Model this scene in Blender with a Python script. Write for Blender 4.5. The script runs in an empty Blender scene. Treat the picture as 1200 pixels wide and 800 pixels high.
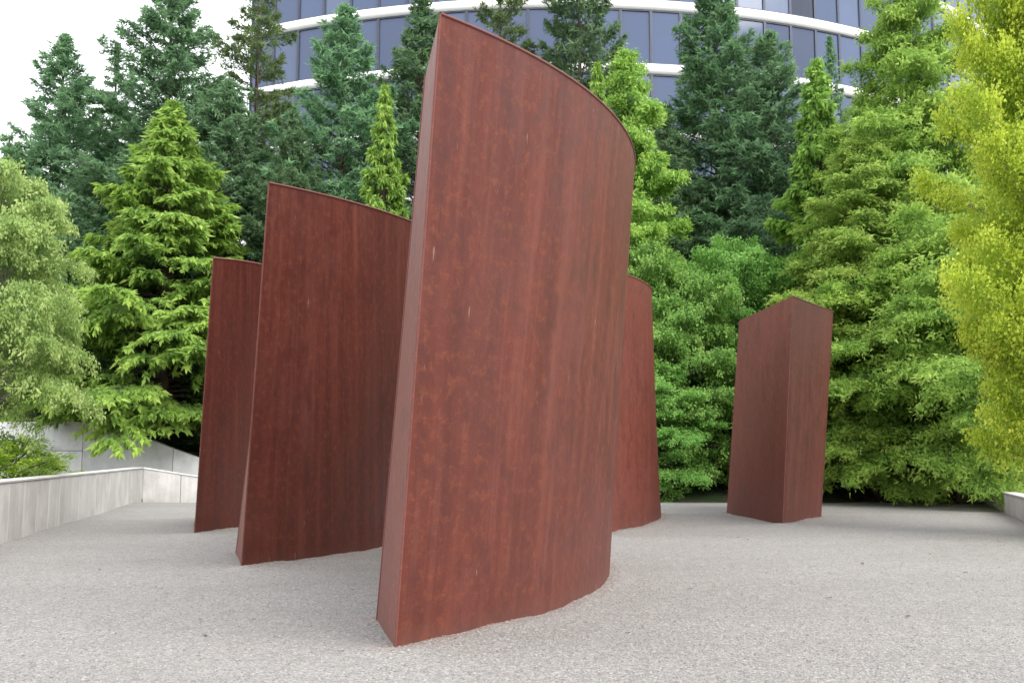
import bpy, bmesh, math, random
import numpy as np
from mathutils import Vector, noise

R = math.radians
PI = math.pi
rng = np.random.default_rng(7)
random.seed(7)
scene = bpy.context.scene
COL = scene.collection

# ------------------------------------------------------------------ camera, sky, sun, exposure
F = 1167.0                                   # focal length in photo pixels (1200 x 800)
EYE = 1.5
PITCH = math.atan(130.0 / F)
cam = bpy.data.cameras.new('camera')
cam.sensor_width = 36.0
cam.lens = 36.0 * F / 1200.0
cam.clip_start = 0.1
cam.clip_end = 900.0
cam.dof.use_dof = True
cam.dof.focus_distance = 9.5
cam.dof.aperture_fstop = 6.3
camo = bpy.data.objects.new('camera', cam)
COL.objects.link(camo)
camo.location = (0, 0, EYE)
camo.rotation_euler = (PI / 2 + PITCH, 0, 0)
scene.camera = camo

SUN_EL, SUN_AZ = 46.0, 138.0                 # azimuth from +Y, clockwise seen from above
world = bpy.data.worlds.new('World')
scene.world = world
world.use_nodes = True
wn, wl = world.node_tree.nodes, world.node_tree.links
wn.clear()
wout = wn.new('ShaderNodeOutputWorld')
wbg = wn.new('ShaderNodeBackground')
sky = wn.new('ShaderNodeTexSky')
sky.sky_type = 'NISHITA'
sky.sun_disc = False
sky.sun_elevation = R(SUN_EL)
sky.sun_rotation = R(SUN_AZ)
sky.air_density = 1.0
sky.dust_density = 4.0
sky.ozone_density = 1.0
tc = wn.new('ShaderNodeTexCoord')
mp = wn.new('ShaderNodeMapping')
mp.inputs['Scale'].default_value = (1.0, 1.0, 2.2)
cn = wn.new('ShaderNodeTexNoise')
cn.inputs['Scale'].default_value = 1.7
cn.inputs['Detail'].default_value = 6.0
cn.inputs['Roughness'].default_value = 0.55
cr = wn.new('ShaderNodeValToRGB')
cr.color_ramp.elements[0].position = 0.3
cr.color_ramp.elements[0].color = (8.4, 8.7, 9.1, 1)
cr.color_ramp.elements[1].position = 0.62
cr.color_ramp.elements[1].color = (9.6, 9.7, 9.9, 1)
mixs = wn.new('ShaderNodeMix')
mixs.data_type = 'RGBA'
mixs.inputs[0].default_value = 0.9           # thin even overcast in front of the clear sky
wl.new(tc.outputs['Generated'], mp.inputs['Vector'])
wl.new(mp.outputs['Vector'], cn.inputs['Vector'])
wl.new(cn.outputs['Fac'], cr.inputs['Fac'])
wl.new(sky.outputs['Color'], mixs.inputs[6])
wl.new(cr.outputs['Color'], mixs.inputs[7])
wl.new(mixs.outputs[2], wbg.inputs['Color'])
wbg.inputs['Strength'].default_value = 0.1
wl.new(wbg.outputs['Background'], wout.inputs['Surface'])

sund = bpy.data.lights.new('sun', 'SUN')
sund.energy = 1.5
sund.angle = R(45)
sund.color = (1.0, 0.96, 0.9)
suno = bpy.data.objects.new('sun', sund)
COL.objects.link(suno)
sdir = Vector((math.sin(R(SUN_AZ)) * math.cos(R(SUN_EL)), math.cos(R(SUN_AZ)) * math.cos(R(SUN_EL)), math.sin(R(SUN_EL))))
suno.rotation_euler = sdir.to_track_quat('Z', 'Y').to_euler()
suno.location = sdir * 60

vs = scene.view_settings
vs.view_transform = 'Standard'
vs.look = 'None'
vs.exposure = 1.32
vs.gamma = 1.0
vs.use_curve_mapping = False
scene.render.engine = 'CYCLES'
scene.cycles.use_denoising = True
scene.cycles.max_bounces = 9
scene.cycles.diffuse_bounces = 6
scene.cycles.glossy_bounces = 3
scene.cycles.transmission_bounces = 6

# ------------------------------------------------------------------ measuring: photo pixel -> place
def ray(px, py):
    u, v = (px - 600.0) / F, (400.0 - py) / F
    return np.array([u, math.cos(PITCH) - v * math.sin(PITCH), math.sin(PITCH) + v * math.cos(PITCH)])

def at_y(px, py, Y):
    d = ray(px, py)
    return d * (Y / d[1]) + np.array([0, 0, EYE])

def at_z(px, py, z):
    d = ray(px, py)
    return d * ((z - EYE) / d[2]) + np.array([0, 0, EYE])

# ------------------------------------------------------------------ object helpers
def tag(o, label=None, cat=None, group=None, kind=None):
    if label: o['label'] = label
    if cat: o['category'] = cat
    if group: o['group'] = group
    if kind: o['kind'] = kind
    return o

def empty(name, loc=(0, 0, 0), rz=0.0):
    o = bpy.data.objects.new(name, None)
    COL.objects.link(o)
    o.location = loc
    o.rotation_euler = (0, 0, rz)
    o.empty_display_size = 0.3
    return o

def link(name, me, mat, parent=None, smooth=False):
    o = bpy.data.objects.new(name, me)
    COL.objects.link(o)
    if mat and not me.materials:
        me.materials.append(mat)
    if parent:
        o.parent = parent
    if smooth:
        me.polygons.foreach_set('use_smooth', np.ones(len(me.polygons), dtype=bool))
    return o

def mesh_np(name, verts, faces, attr=None, uvs=None):
    """verts (n,3); faces (m,k) all the same k; attr: per-vertex float 'tint'"""
    me = bpy.data.meshes.new(name)
    verts = np.ascontiguousarray(verts, dtype=np.float32)
    faces = np.ascontiguousarray(faces, dtype=np.int32)
    m, k = faces.shape
    me.vertices.add(len(verts))
    me.vertices.foreach_set('co', verts.ravel())
    me.loops.add(m * k)
    me.loops.foreach_set('vertex_index', faces.ravel())
    me.polygons.add(m)
    me.polygons.foreach_set('loop_start', np.arange(0, m * k, k, dtype=np.int32))
    if attr is not None:
        a = me.attributes.new('tint', 'FLOAT', 'POINT')
        a.data.foreach_set('value', np.ascontiguousarray(attr, dtype=np.float32))
    if uvs is not None:
        l = me.uv_layers.new(name='UVMap')
        l.data.foreach_set('uv', np.ascontiguousarray(uvs[faces.ravel()], dtype=np.float32).ravel())
    me.update(calc_edges=True)
    me.validate()
    return me

def box_mesh(name, sx, sy, sz, bevel=0.0, seg=1):
    bm = bmesh.new()
    bmesh.ops.create_cube(bm, size=1.0)
    for v in bm.verts:
        v.co = Vector((v.co.x * sx, v.co.y * sy, v.co.z * sz))
    if bevel:
        bmesh.ops.bevel(bm, geom=list(bm.edges), offset=bevel, segments=seg, affect='EDGES', profile=0.6)
    me = bpy.data.meshes.new(name)
    bm.to_mesh(me)
    bm.free()
    return me

def tube_np(pts, rad, n=6):
    """rings round a polyline -> verts, quad faces"""
    pts = np.asarray(pts, float); rad = np.asarray(rad, float)
    tg = np.gradient(pts, axis=0)
    tg /= np.linalg.norm(tg, axis=1)[:, None] + 1e-9
    ref = np.where(np.abs(tg[:, 2:3]) > 0.9, np.array([[1.0, 0, 0]]), np.array([[0, 0, 1.0]]))
    a = np.cross(tg, ref); a /= np.linalg.norm(a, axis=1)[:, None] + 1e-9
    b = np.cross(tg, a)
    an = np.linspace(0, 2 * PI, n, endpoint=False)
    V = pts[:, None, :] + rad[:, None, None] * (np.cos(an)[None, :, None] * a[:, None, :] + np.sin(an)[None, :, None] * b[:, None, :])
    m = len(pts)
    i = np.arange(m - 1)[:, None] * n; j = np.arange(n)[None, :]; j2 = (j + 1) % n
    Fq = np.stack([i + j, i + j2, i + n + j2, i + n + j], -1).reshape(-1, 4)
    return V.reshape(-1, 3), Fq

class Quads:
    def __init__(s): s.v, s.f, s.n = [], [], 0
    def add(s, v, f):
        s.v.append(v); s.f.append(f + s.n); s.n += len(v)
    def mesh(s, name): return mesh_np(name, np.concatenate(s.v), np.concatenate(s.f))

# ------------------------------------------------------------------ material helpers
class NT:
    def __init__(s, name):
        s.m = bpy.data.materials.new(name); s.m.use_nodes = True
        s.t = s.m.node_tree; s.n = s.t.nodes; s.l = s.t.links
        s.b = s.n['Principled BSDF']
    def new(s, typ, **kw):
        n = s.n.new(typ)
        for k, v in kw.items():
            if k in n.inputs.keys(): n.inputs[k].default_value = v
            else: setattr(n, k, v)
        return n
    def ln(s, a, b): s.l.new(a, b)
    def coord(s, kind='Object', scale=(1, 1, 1), loc=(0, 0, 0)):
        t = s.new('ShaderNodeTexCoord'); m = s.new('ShaderNodeMapping')
        m.inputs['Scale'].default_value = scale; m.inputs['Location'].default_value = loc
        s.ln(t.outputs[kind], m.inputs['Vector']); return m.outputs['Vector']
    def noise(s, vec, scale, detail=4.0, rough=0.5, out='Fac'):
        n = s.new('ShaderNodeTexNoise', Scale=scale, Detail=detail, Roughness=rough)
        s.ln(vec, n.inputs['Vector']); return n.outputs[out]
    def ramp(s, fac, stops):
        r = s.new('ShaderNodeValToRGB'); e = r.color_ramp.elements
        while len(e) < len(stops): e.new(0.5)
        for q, (p, c) in zip(e, stops):
            q.position = p; q.color = (*c, 1) if len(c) == 3 else c
        s.ln(fac, r.inputs['Fac']); return r.outputs['Color']
    def mix(s, fac, a, b, mode='MIX'):
        m = s.new('ShaderNodeMix', data_type='RGBA', blend_type=mode)
        for sock, v in ((m.inputs[0], fac), (m.inputs[6], a), (m.inputs[7], b)):
            if isinstance(v, (int, float)): sock.default_value = v
            elif isinstance(v, tuple): sock.default_value = (*v, 1)
            else: s.ln(v, sock)
        return m.outputs[2]
    def math(s, op, a, b=0.0):
        m = s.new('ShaderNodeMath', operation=op)
        for sock, v in zip(m.inputs, (a, b)):
            if isinstance(v, (int, float)): sock.default_value = v
            else: s.ln(v, sock)
        return m.outputs[0]
    def bump(s, h, strength=0.3, dist=0.01, prev=None):
        b = s.new('ShaderNodeBump', Strength=strength, Distance=dist)
        s.ln(h, b.inputs['Height'])
        if prev: s.ln(prev, b.inputs['Normal'])
        return b.outputs['Normal']

def g3(v): return (v, v, v)

def mat_rust(name, streaky=1.0, tone=1.0, grey=0.0):
    s = NT(name); b = s.b
    K = lambda r, g, bl: tuple(v * tone * (1 - grey) * (1.04, 0.84, 0.80)[q] + grey * 0.16 * w for q, (v, w) in enumerate(zip((r, g, bl), (1.05, 0.72, 0.68))))
    uv = s.coord('UV', (1, 1, 1))
    # soft mill bands that wander and fade, over a blotchy grained patina
    wv = s.new('ShaderNodeTexNoise', Scale=0.7, Detail=3.0); s.ln(uv, wv.inputs['Vector'])
    wob = s.new('ShaderNodeMix', data_type='RGBA', blend_type='LINEAR_LIGHT'); wob.inputs[0].default_value = 0.05
    s.ln(uv, wob.inputs[6]); s.ln(wv.outputs['Color'], wob.inputs[7])
    def banded(sc, stretch, det, rough, off=0.0):
        m = s.new('ShaderNodeMapping'); m.inputs['Scale'].default_value = (1, stretch, 1); m.inputs['Location'].default_value = (off, off, 0)
        s.ln(wob.outputs[2], m.inputs['Vector']); return s.noise(m.outputs['Vector'], sc, det, rough)
    st1 = banded(3.2, 0.03, 2.5, 0.5)
    st2 = banded(9.0, 0.035, 2.0, 0.5, 3.1)
    big = s.noise(s.coord('UV', (0.7, 0.55, 1), (9, 4, 0)), 0.8, 6.0, 0.65)
    mauve = s.noise(s.coord('UV', (0.8, 0.45, 1), (1, 14, 0)), 1.1, 6.0, 0.65)
    fine = s.noise(uv, 90.0, 5.0, 0.75)
    blot = s.noise(uv, 10.0, 7.0, 0.72)
    blot2 = s.noise(s.coord('UV', (1, 0.6, 1), (4, 4, 0)), 3.3, 8.0, 0.74)
    base = s.ramp(st1, [(0.30, K(0.115, 0.034, 0.025)), (0.47, K(0.148, 0.042, 0.029)), (0.58, K(0.172, 0.050, 0.034)), (0.74, K(0.205, 0.078, 0.060))])
    if streaky < 1: base = s.mix(1 - streaky, base, K(0.160, 0.050, 0.038))
    base = s.mix(s.math('MULTIPLY', s.ramp(st2, [(0.5, g3(0)), (0.75, g3(1))]), 0.45 * streaky), base, K(0.255, 0.110, 0.088))
    base = s.mix(s.math('MULTIPLY', s.ramp(st2, [(0.25, g3(1)), (0.45, g3(0))]), 0.30 * streaky), base, K(0.080, 0.026, 0.021))
    st3 = banded(34.0, 0.012, 3.0, 0.6, 7.7)
    base = s.mix(s.math('MULTIPLY', s.ramp(st3, [(0.52, g3(0)), (0.70, g3(1))]), 0.14 * streaky), base, K(0.270, 0.112, 0.088))
    base = s.mix(s.math('MULTIPLY', s.ramp(st3, [(0.30, g3(1)), (0.47, g3(0))]), 0.08 * streaky), base, K(0.072, 0.023, 0.018))
    base = s.mix(s.ramp(mauve, [(0.46, g3(0)), (0.70, g3(0.55))]), base, K(0.180, 0.080, 0.070))
    base = s.mix(s.ramp(big, [(0.34, g3(0.5)), (0.55, g3(0))]), base, K(0.105, 0.037, 0.029))
    base = s.mix(s.ramp(blot, [(0.50, g3(0)), (0.64, g3(0.55))]), base, K(0.260, 0.092, 0.048))
    base = s.mix(s.ramp(blot2, [(0.38, g3(0.6)), (0.50, g3(0))]), base, K(0.095, 0.036, 0.030))
    base = s.mix(s.ramp(fine, [(0.34, g3(0.6)), (0.52, g3(0))]), base, K(0.070, 0.024, 0.019))
    # pale dribbles and scratches
    scr = s.noise(s.coord('UV', (1.0, 0.16, 1), (5, 2, 0)), 30.0, 2.0, 0.5)
    msk = s.noise(s.coord('UV', (1.0, 0.6, 1), (2, 8, 0)), 1.9, 2.0, 0.5)
    sc = s.math('MULTIPLY', s.ramp(scr, [(0.70, g3(0)), (0.75, g3(0.8))]), s.ramp(msk, [(0.53, g3(0)), (0.60, g3(0.75))]))
    base = s.mix(sc, base, (0.34, 0.26, 0.22))
    # gravel dust and splash just above the ground
    sep = s.new('ShaderNodeSeparateXYZ'); s.ln(uv, sep.inputs[0])
    dz = s.math('ADD', sep.outputs['Y'], s.math('MULTIPLY', blot, 0.35))
    base = s.mix(s.ramp(dz, [(0.16, g3(0.3)), (0.36, g3(0))]), base, (0.15, 0.08, 0.062))
    s.ln(base, b.inputs['Base Color'])
    s.ln(s.ramp(blot2, [(0.3, g3(0.42)), (0.7, g3(0.66))]), b.inputs['Roughness'])
    b.inputs['Specular IOR Level'].default_value = 0.3
    n = s.bump(fine, 0.22, 0.004)
    n = s.bump(st1, 0.10 * streaky, 0.01, n)
    n = s.bump(blot, 0.12, 0.02, n)
    s.ln(n, b.inputs['Normal'])
    return s.m

def mat_gravel():
    s = NT('grey_gravel'); b = s.b
    c = s.coord('Object')
    vo = s.new('ShaderNodeTexVoronoi', Scale=75.0, feature='F1'); s.ln(c, vo.inputs['Vector'])
    vo2 = s.new('ShaderNodeTexVoronoi', Scale=38.0, feature='F1'); s.ln(c, vo2.inputs['Vector'])
    cell = s.new('ShaderNodeSeparateColor'); s.ln(vo.outputs['Color'], cell.inputs['Color'])
    cell2 = s.new('ShaderNodeSeparateColor'); s.ln(vo2.outputs['Color'], cell2.inputs['Color'])
    base = s.ramp(cell.outputs['Red'], [(0.0, (0.12, 0.115, 0.11)), (0.3, (0.225, 0.215, 0.205)), (0.75, (0.305, 0.29, 0.275)), (1.0, (0.44, 0.425, 0.41))])
    base = s.mix(0.35, base, s.ramp(cell2.outputs['Green'], [(0.0, (0.167, 0.156, 0.144)), (0.6, (0.258, 0.243, 0.228)), (1.0, (0.380, 0.357, 0.342))]))
    big = s.noise(s.coord('Object', (0.5, 1.2, 1)), 0.55, 5.0, 0.55)
    base = s.mix(s.ramp(big, [(0.38, g3(0.28)), (0.62, g3(0))]), base, (0.182, 0.171, 0.160))
    tan = s.noise(s.coord('Object', (0.6, 1, 1), (7, 3, 0)), 0.8, 4.0, 0.6)
    base = s.mix(s.ramp(tan, [(0.56, g3(0)), (0.75, g3(0.25))]), base, (0.289, 0.251, 0.209))
    spk = s.noise(c, 26.0, 3.0, 0.65)
    base = s.mix(s.ramp(spk, [(0.33, g3(0.5)), (0.5, g3(0))]), base, (0.144, 0.137, 0.129))
    foot = s.noise(s.coord('Object', (1, 1, 1), (3, 9, 0)), 4.5, 3.0, 0.6)
    base = s.mix(s.ramp(foot, [(0.36, g3(0.28)), (0.48, g3(0))]), base, (0.17, 0.165, 0.16))
    a = s.new('ShaderNodeAttribute', attribute_name='tint')
    base = s.mix(s.math('MULTIPLY', a.outputs['Fac'], s.ramp(spk, [(0.35, g3(1)), (0.65, g3(0.25))])), base, (0.20, 0.085, 0.055))
    hs = s.new('ShaderNodeHueSaturation', Saturation=0.75, Value=1.03); s.ln(base, hs.inputs['Color']); base = hs.outputs['Color']
    s.ln(base, b.inputs['Base Color'])
    b.inputs['Roughness'].default_value = 0.92
    b.inputs['Specular IOR Level'].default_value = 0.2
    n = s.bump(vo.outputs['Distance'], 0.7, 0.006)
    n = s.bump(vo2.outputs['Distance'], 0.5, 0.01, n)
    n = s.bump(spk, 0.4, 0.014, n)
    n = s.bump(foot, 0.35, 0.05, n)
    s.ln(n, b.inputs['Normal'])
    return s.m

def mat_stone():
    s = NT('gravel_stone')
    a = s.new('ShaderNodeAttribute', attribute_name='tint')
    s.ln(s.ramp(a.outputs['Fac'], [(0, (0.122, 0.114, 0.110)), (0.4, (0.243, 0.228, 0.217)), (0.8, (0.319, 0.296, 0.277)), (1, (0.36, 0.35, 0.34))]), s.b.inputs['Base Color'])
    s.b.inputs['Roughness'].default_value = 0.85
    return s.m

def mat_concrete(name, tone, warm=0.0, streaks=1.0):
    s = NT(name); b = s.b
    oi = s.new('ShaderNodeObjectInfo')
    t = s.new('ShaderNodeTexCoord')
    off = s.new('ShaderNodeVectorMath', operation='SCALE'); off.inputs[0].default_value = (37.0, 13.0, 5.0)
    s.ln(oi.outputs['Random'], off.inputs['Scale'])
    ad = s.new('ShaderNodeVectorMath', operation='ADD'); s.ln(t.outputs['Object'], ad.inputs[0]); s.ln(off.outputs[0], ad.inputs[1])
    def mp_(sc):
        m = s.new('ShaderNodeMapping'); m.inputs['Scale'].default_value = sc; s.ln(ad.outputs[0], m.inputs['Vector']); return m.outputs['Vector']
    cl = s.noise(mp_((1, 1, 1)), 1.3, 6.0, 0.6)
    st = s.noise(mp_((1, 1, 0.07)), 5.0, 4.0, 0.6)
    fi = s.noise(mp_((1, 1, 1)), 45.0, 3.0, 0.6)
    lo, mi, hi = tone * 0.72, tone, tone * 1.18
    w = lambda v: (v * (1 + warm), v * (1 + warm * 0.35), v * (1 - warm * 0.7))
    base = s.ramp(cl, [(0.3, w(lo)), (0.52, w(mi)), (0.75, w(hi))])
    base = s.mix(s.math('MULTIPLY', s.ramp(st, [(0.42, g3(0.75)), (0.58, g3(0))]), streaks), base, w(tone * 0.55))
    base = s.mix(s.math('MULTIPLY', s.ramp(oi.outputs['Random'], [(0, g3(0)), (1, g3(1))]), 0.3), base, w(tone * 0.75))
    base = s.mix(s.ramp(fi, [(0.35, g3(0.25)), (0.5, g3(0))]), base, w(tone * 0.6))
    s.ln(base, b.inputs['Base Color'])
    b.inputs['Roughness'].default_value = 0.85
    s.ln(s.bump(fi, 0.2, 0.004), b.inputs['Normal'])
    return s.m

def mat_leaf(name, dark, mid, light, transl=0.3, rough=0.55):
    s = NT(name); b = s.b
    a = s.new('ShaderNodeAttribute', attribute_name='tint')
    oi = s.new('ShaderNodeObjectInfo')
    col = s.ramp(a.outputs['Fac'], [(0.0, dark), (0.5, mid), (1.0, light)])
    hs = s.new('ShaderNodeHueSaturation')
    s.ln(col, hs.inputs['Color'])
    s.ln(s.math('ADD', s.math('MULTIPLY', oi.outputs['Random'], 0.25), 0.87), hs.inputs['Value'])
    s.ln(s.math('ADD', s.math('MULTIPLY', oi.outputs['Random'], 0.02), 0.49), hs.inputs['Hue'])
    s.ln(hs.outputs['Color'], b.inputs['Base Color'])
    b.inputs['Roughness'].default_value = rough
    b.inputs['Specular IOR Level'].default_value = 0.25
    tr = s.new('ShaderNodeBsdfTranslucent'); s.ln(hs.outputs['Color'], tr.inputs['Color'])
    mx = s.new('ShaderNodeMixShader'); mx.inputs[0].default_value = transl
    s.ln(b.outputs[0], mx.inputs[1]); s.ln(tr.outputs[0], mx.inputs[2])
    s.ln(mx.outputs[0], s.n['Material Output'].inputs['Surface'])
    return s.m

def mat_bark(name, a, c):
    s = NT(name)
    n = s.noise(s.coord('Object', (1, 1, 0.15)), 14.0, 5.0, 0.6)
    s.ln(s.ramp(n, [(0.3, a), (0.7, c)]), s.b.inputs['Base Color'])
    s.b.inputs['Roughness'].default_value = 0.9
    s.ln(s.bump(n, 0.6, 0.02), s.b.inputs['Normal'])
    return s.m

def mat_soil():
    s = NT('mottled_soil')  # brown soil with green patches
    c = s.coord('Object')
    n = s.noise(c, 0.7, 6.0, 0.6); f = s.noise(c, 18.0, 5.0, 0.7)
    col = s.mix(s.ramp(n, [(0.45, g3(0)), (0.6, g3(1))]), s.ramp(f, [(0.3, (0.05, 0.034, 0.024)), (0.7, (0.13, 0.085, 0.06))]),
                s.ramp(f, [(0.3, (0.025, 0.045, 0.015)), (0.7, (0.05, 0.09, 0.03))]))
    s.ln(col, s.b.inputs['Base Color'])
    s.b.inputs['Roughness'].default_value = 0.95
    s.ln(s.bump(f, 0.8, 0.05), s.b.inputs['Normal'])
    return s.m

def mat_glass():
    s = NT('tinted_facade_glass'); b = s.b
    oi = s.new('ShaderNodeObjectInfo')
    col = s.ramp(oi.outputs['Random'], [(0.0, (0.012, 0.016, 0.030)), (0.12, (0.048, 0.072, 0.145)), (0.7, (0.072, 0.104, 0.200)), (1.0, (0.140, 0.175, 0.265))])
    n = s.noise(s.coord('Object', (1, 1, 0.4)), 0.9, 2.0, 0.5)
    col = s.mix(s.ramp(n, [(0.35, g3(0.3)), (0.6, g3(0))]), col, (0.06, 0.08, 0.13))
    s.ln(col, b.inputs['Base Color'])
    b.inputs['Roughness'].default_value = 0.06
    b.inputs['IOR'].default_value = 1.5
    b.inputs['Specular IOR Level'].default_value = 0.55
    return s.m

def mat_plain(name, col, rough=0.5, metal=0.0, var=0.1):
    s = NT(name)
    n = s.noise(s.coord('Object'), 2.5, 4.0, 0.6)
    lo = tuple(v * (1 - var) for v in col); hi = tuple(min(1, v * (1 + var)) for v in col)
    s.ln(s.ramp(n, [(0.3, lo), (0.7, hi)]), s.b.inputs['Base Color'])
    s.b.inputs['Roughness'].default_value = rough
    s.b.inputs['Metallic'].default_value = metal
    return s.m

M = dict(
    rust=mat_rust('weathering_steel', 1.0, 0.76), rust_lit=mat_rust('weathering_steel_lit', 0.5, 0.95), rust_end_skylit=mat_rust('weathering_steel_edge_skylit', 0.2, 1.1, 0.2), gravel=mat_gravel(), stone=mat_stone(),
    wall=mat_concrete('pale_board_concrete', 0.56, 0.03, 0.38), backwall=mat_concrete('grey_concrete', 0.70, -0.01, 0.15),
    coping=mat_concrete('coping_concrete', 0.55, 0.02, 0.1),
    soil=mat_soil(), glass=mat_glass(),
    white=mat_plain('white_cladding', (0.80, 0.80, 0.79), 0.45, 0, 0.04),
    frame=mat_plain('grey_aluminium', (0.07, 0.08, 0.11), 0.4, 0.4),
    core=mat_plain('dark_core', (0.05, 0.055, 0.07), 0.6),
    bark=mat_bark('brown_bark', (0.035, 0.024, 0.018), (0.12, 0.085, 0.065)),
    pale_bark=mat_bark('pale_grey_bark', (0.16, 0.145, 0.125), (0.34, 0.31, 0.28)),
    fir=mat_leaf('fir_needles', (0.044, 0.098, 0.044), (0.118, 0.222, 0.098), (0.23, 0.35, 0.165), 0.5),
    bluefir=mat_leaf('blue_green_needles', (0.056, 0.122, 0.060), (0.155, 0.290, 0.140), (0.29, 0.45, 0.235), 0.5),
    olivefir=mat_leaf('olive_needles', (0.060, 0.105, 0.038), (0.140, 0.220, 0.078), (0.25, 0.34, 0.125), 0.5),
    cedar=mat_leaf('cedar_sprays', (0.085, 0.165, 0.034), (0.235, 0.395, 0.072), (0.44, 0.60, 0.13), 0.5),
    redwood=mat_leaf('redwood_fronds', (0.100, 0.205, 0.036), (0.275, 0.445, 0.080), (0.48, 0.62, 0.14), 0.5),
    ginkgo=mat_leaf('yellow_green_leaves', (0.23, 0.33, 0.035), (0.48, 0.57, 0.065), (0.68, 0.71, 0.11), 0.5),
    pale=mat_leaf('pale_green_leaves', (0.12, 0.20, 0.05), (0.32, 0.44, 0.13), (0.52, 0.60, 0.24), 0.5),
    maple=mat_leaf('bright_green_leaves', (0.085, 0.19, 0.036), (0.21, 0.41, 0.085), (0.38, 0.57, 0.16), 0.5),
    shrub=mat_leaf('lime_green_leaves', (0.10, 0.20, 0.018), (0.24, 0.39, 0.035), (0.40, 0.52, 0.07), 0.45),
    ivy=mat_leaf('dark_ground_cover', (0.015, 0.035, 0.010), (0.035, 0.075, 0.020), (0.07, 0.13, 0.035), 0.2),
)

# ------------------------------------------------------------------ setting: terrain, gravel court
BACK = 30.6
def terrain_z(x, y):
    left = min(1.0, max(0.0, (-x - 4.5) / 3.0))             # behind the retaining wall the bank starts further back
    t = max(0.0, y - (BACK + 0.6) - 5.6 * left)
    z = 0.22 * t if t < 12 else 2.64 + 0.08 * (t - 12)
    z = min(z, 4.5)
    if y > 36.7: z += min(2.0, max(0.0, 2.0 - (x + 14.4) * 0.4))   # filled up behind the retaining wall
    fade = min(1.0, t / 4.0)
    z += fade * 0.35 * noise.noise(Vector((x * 0.18, y * 0.18, 3.0)))
    return z - 0.16 * (1 - min(1.0, t / 0.6))

xs = np.concatenate([np.linspace(-300, -42, 14), np.linspace(-40, 40, 101), np.linspace(42, 300, 14)])
ys = np.concatenate([np.linspace(-120, -2, 8), np.linspace(0, 28, 8), np.linspace(29, 36, 11), [36.62, 36.78], np.linspace(37.4, 70, 50), np.linspace(75, 420, 20)])
TV = np.array([[x, y, terrain_z(x, y)] for y in ys for x in xs])
nx, ny = len(xs), len(ys)
ii, jj = np.meshgrid(np.arange(nx - 1), np.arange(ny - 1))
q = (jj * nx + ii).ravel()
ground = link('ground', mesh_np('ground', TV, np.stack([q, q + 1, q + nx + 1, q + nx], -1)), M['soil'], smooth=True)
tag(ground, 'dark soil bank rising under the trees behind the gravel court', kind='structure')

# ------------------------------------------------------------------ rust steel slabs (plain upright slabs)
def circle3(a, b, c):
    if b is None: return None
    ax, ay, bx, by, cx, cy = *a[:2], *b[:2], *c[:2]
    d = 2 * (ax * (by - cy) + bx * (cy - ay) + cx * (ay - by))
    if abs(d) < 1e-6: return None
    ux = ((ax**2 + ay**2) * (by - cy) + (bx**2 + by**2) * (cy - ay) + (cx**2 + cy**2) * (ay - by)) / d
    uy = ((ax**2 + ay**2) * (cx - bx) + (bx**2 + by**2) * (ax - cx) + (cx**2 + cy**2) * (bx - ax)) / d
    return np.array([ux, uy])

def arc(a, b, c, n, ext):
    """n points from a through b to c and on by the factor ext along the same curve; returns points and left normals"""
    o = circle3(a, b, c)
    if o is None:
        t = np.linspace(0, 1 + ext, n)[:, None]
        p = a[:2] + (c[:2] - a[:2]) * t
        d = (c[:2] - a[:2]) / np.linalg.norm(c[:2] - a[:2])
        return p, np.tile([-d[1], d[0]], (n, 1))
    r = np.linalg.norm(a[:2] - o)
    t0 = math.atan2(a[1] - o[1], a[0] - o[0])
    t2 = math.atan2(c[1] - o[1], c[0] - o[0])
    dt = (t2 - t0 + PI) % (2 * PI) - PI
    t = t0 + dt * np.linspace(0, 1 + ext, n)
    p = o + r * np.stack([np.cos(t), np.sin(t)], -1)
    rad = np.stack([np.cos(t), np.sin(t)], -1)
    return p, (-rad if dt > 0 else rad)

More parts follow.
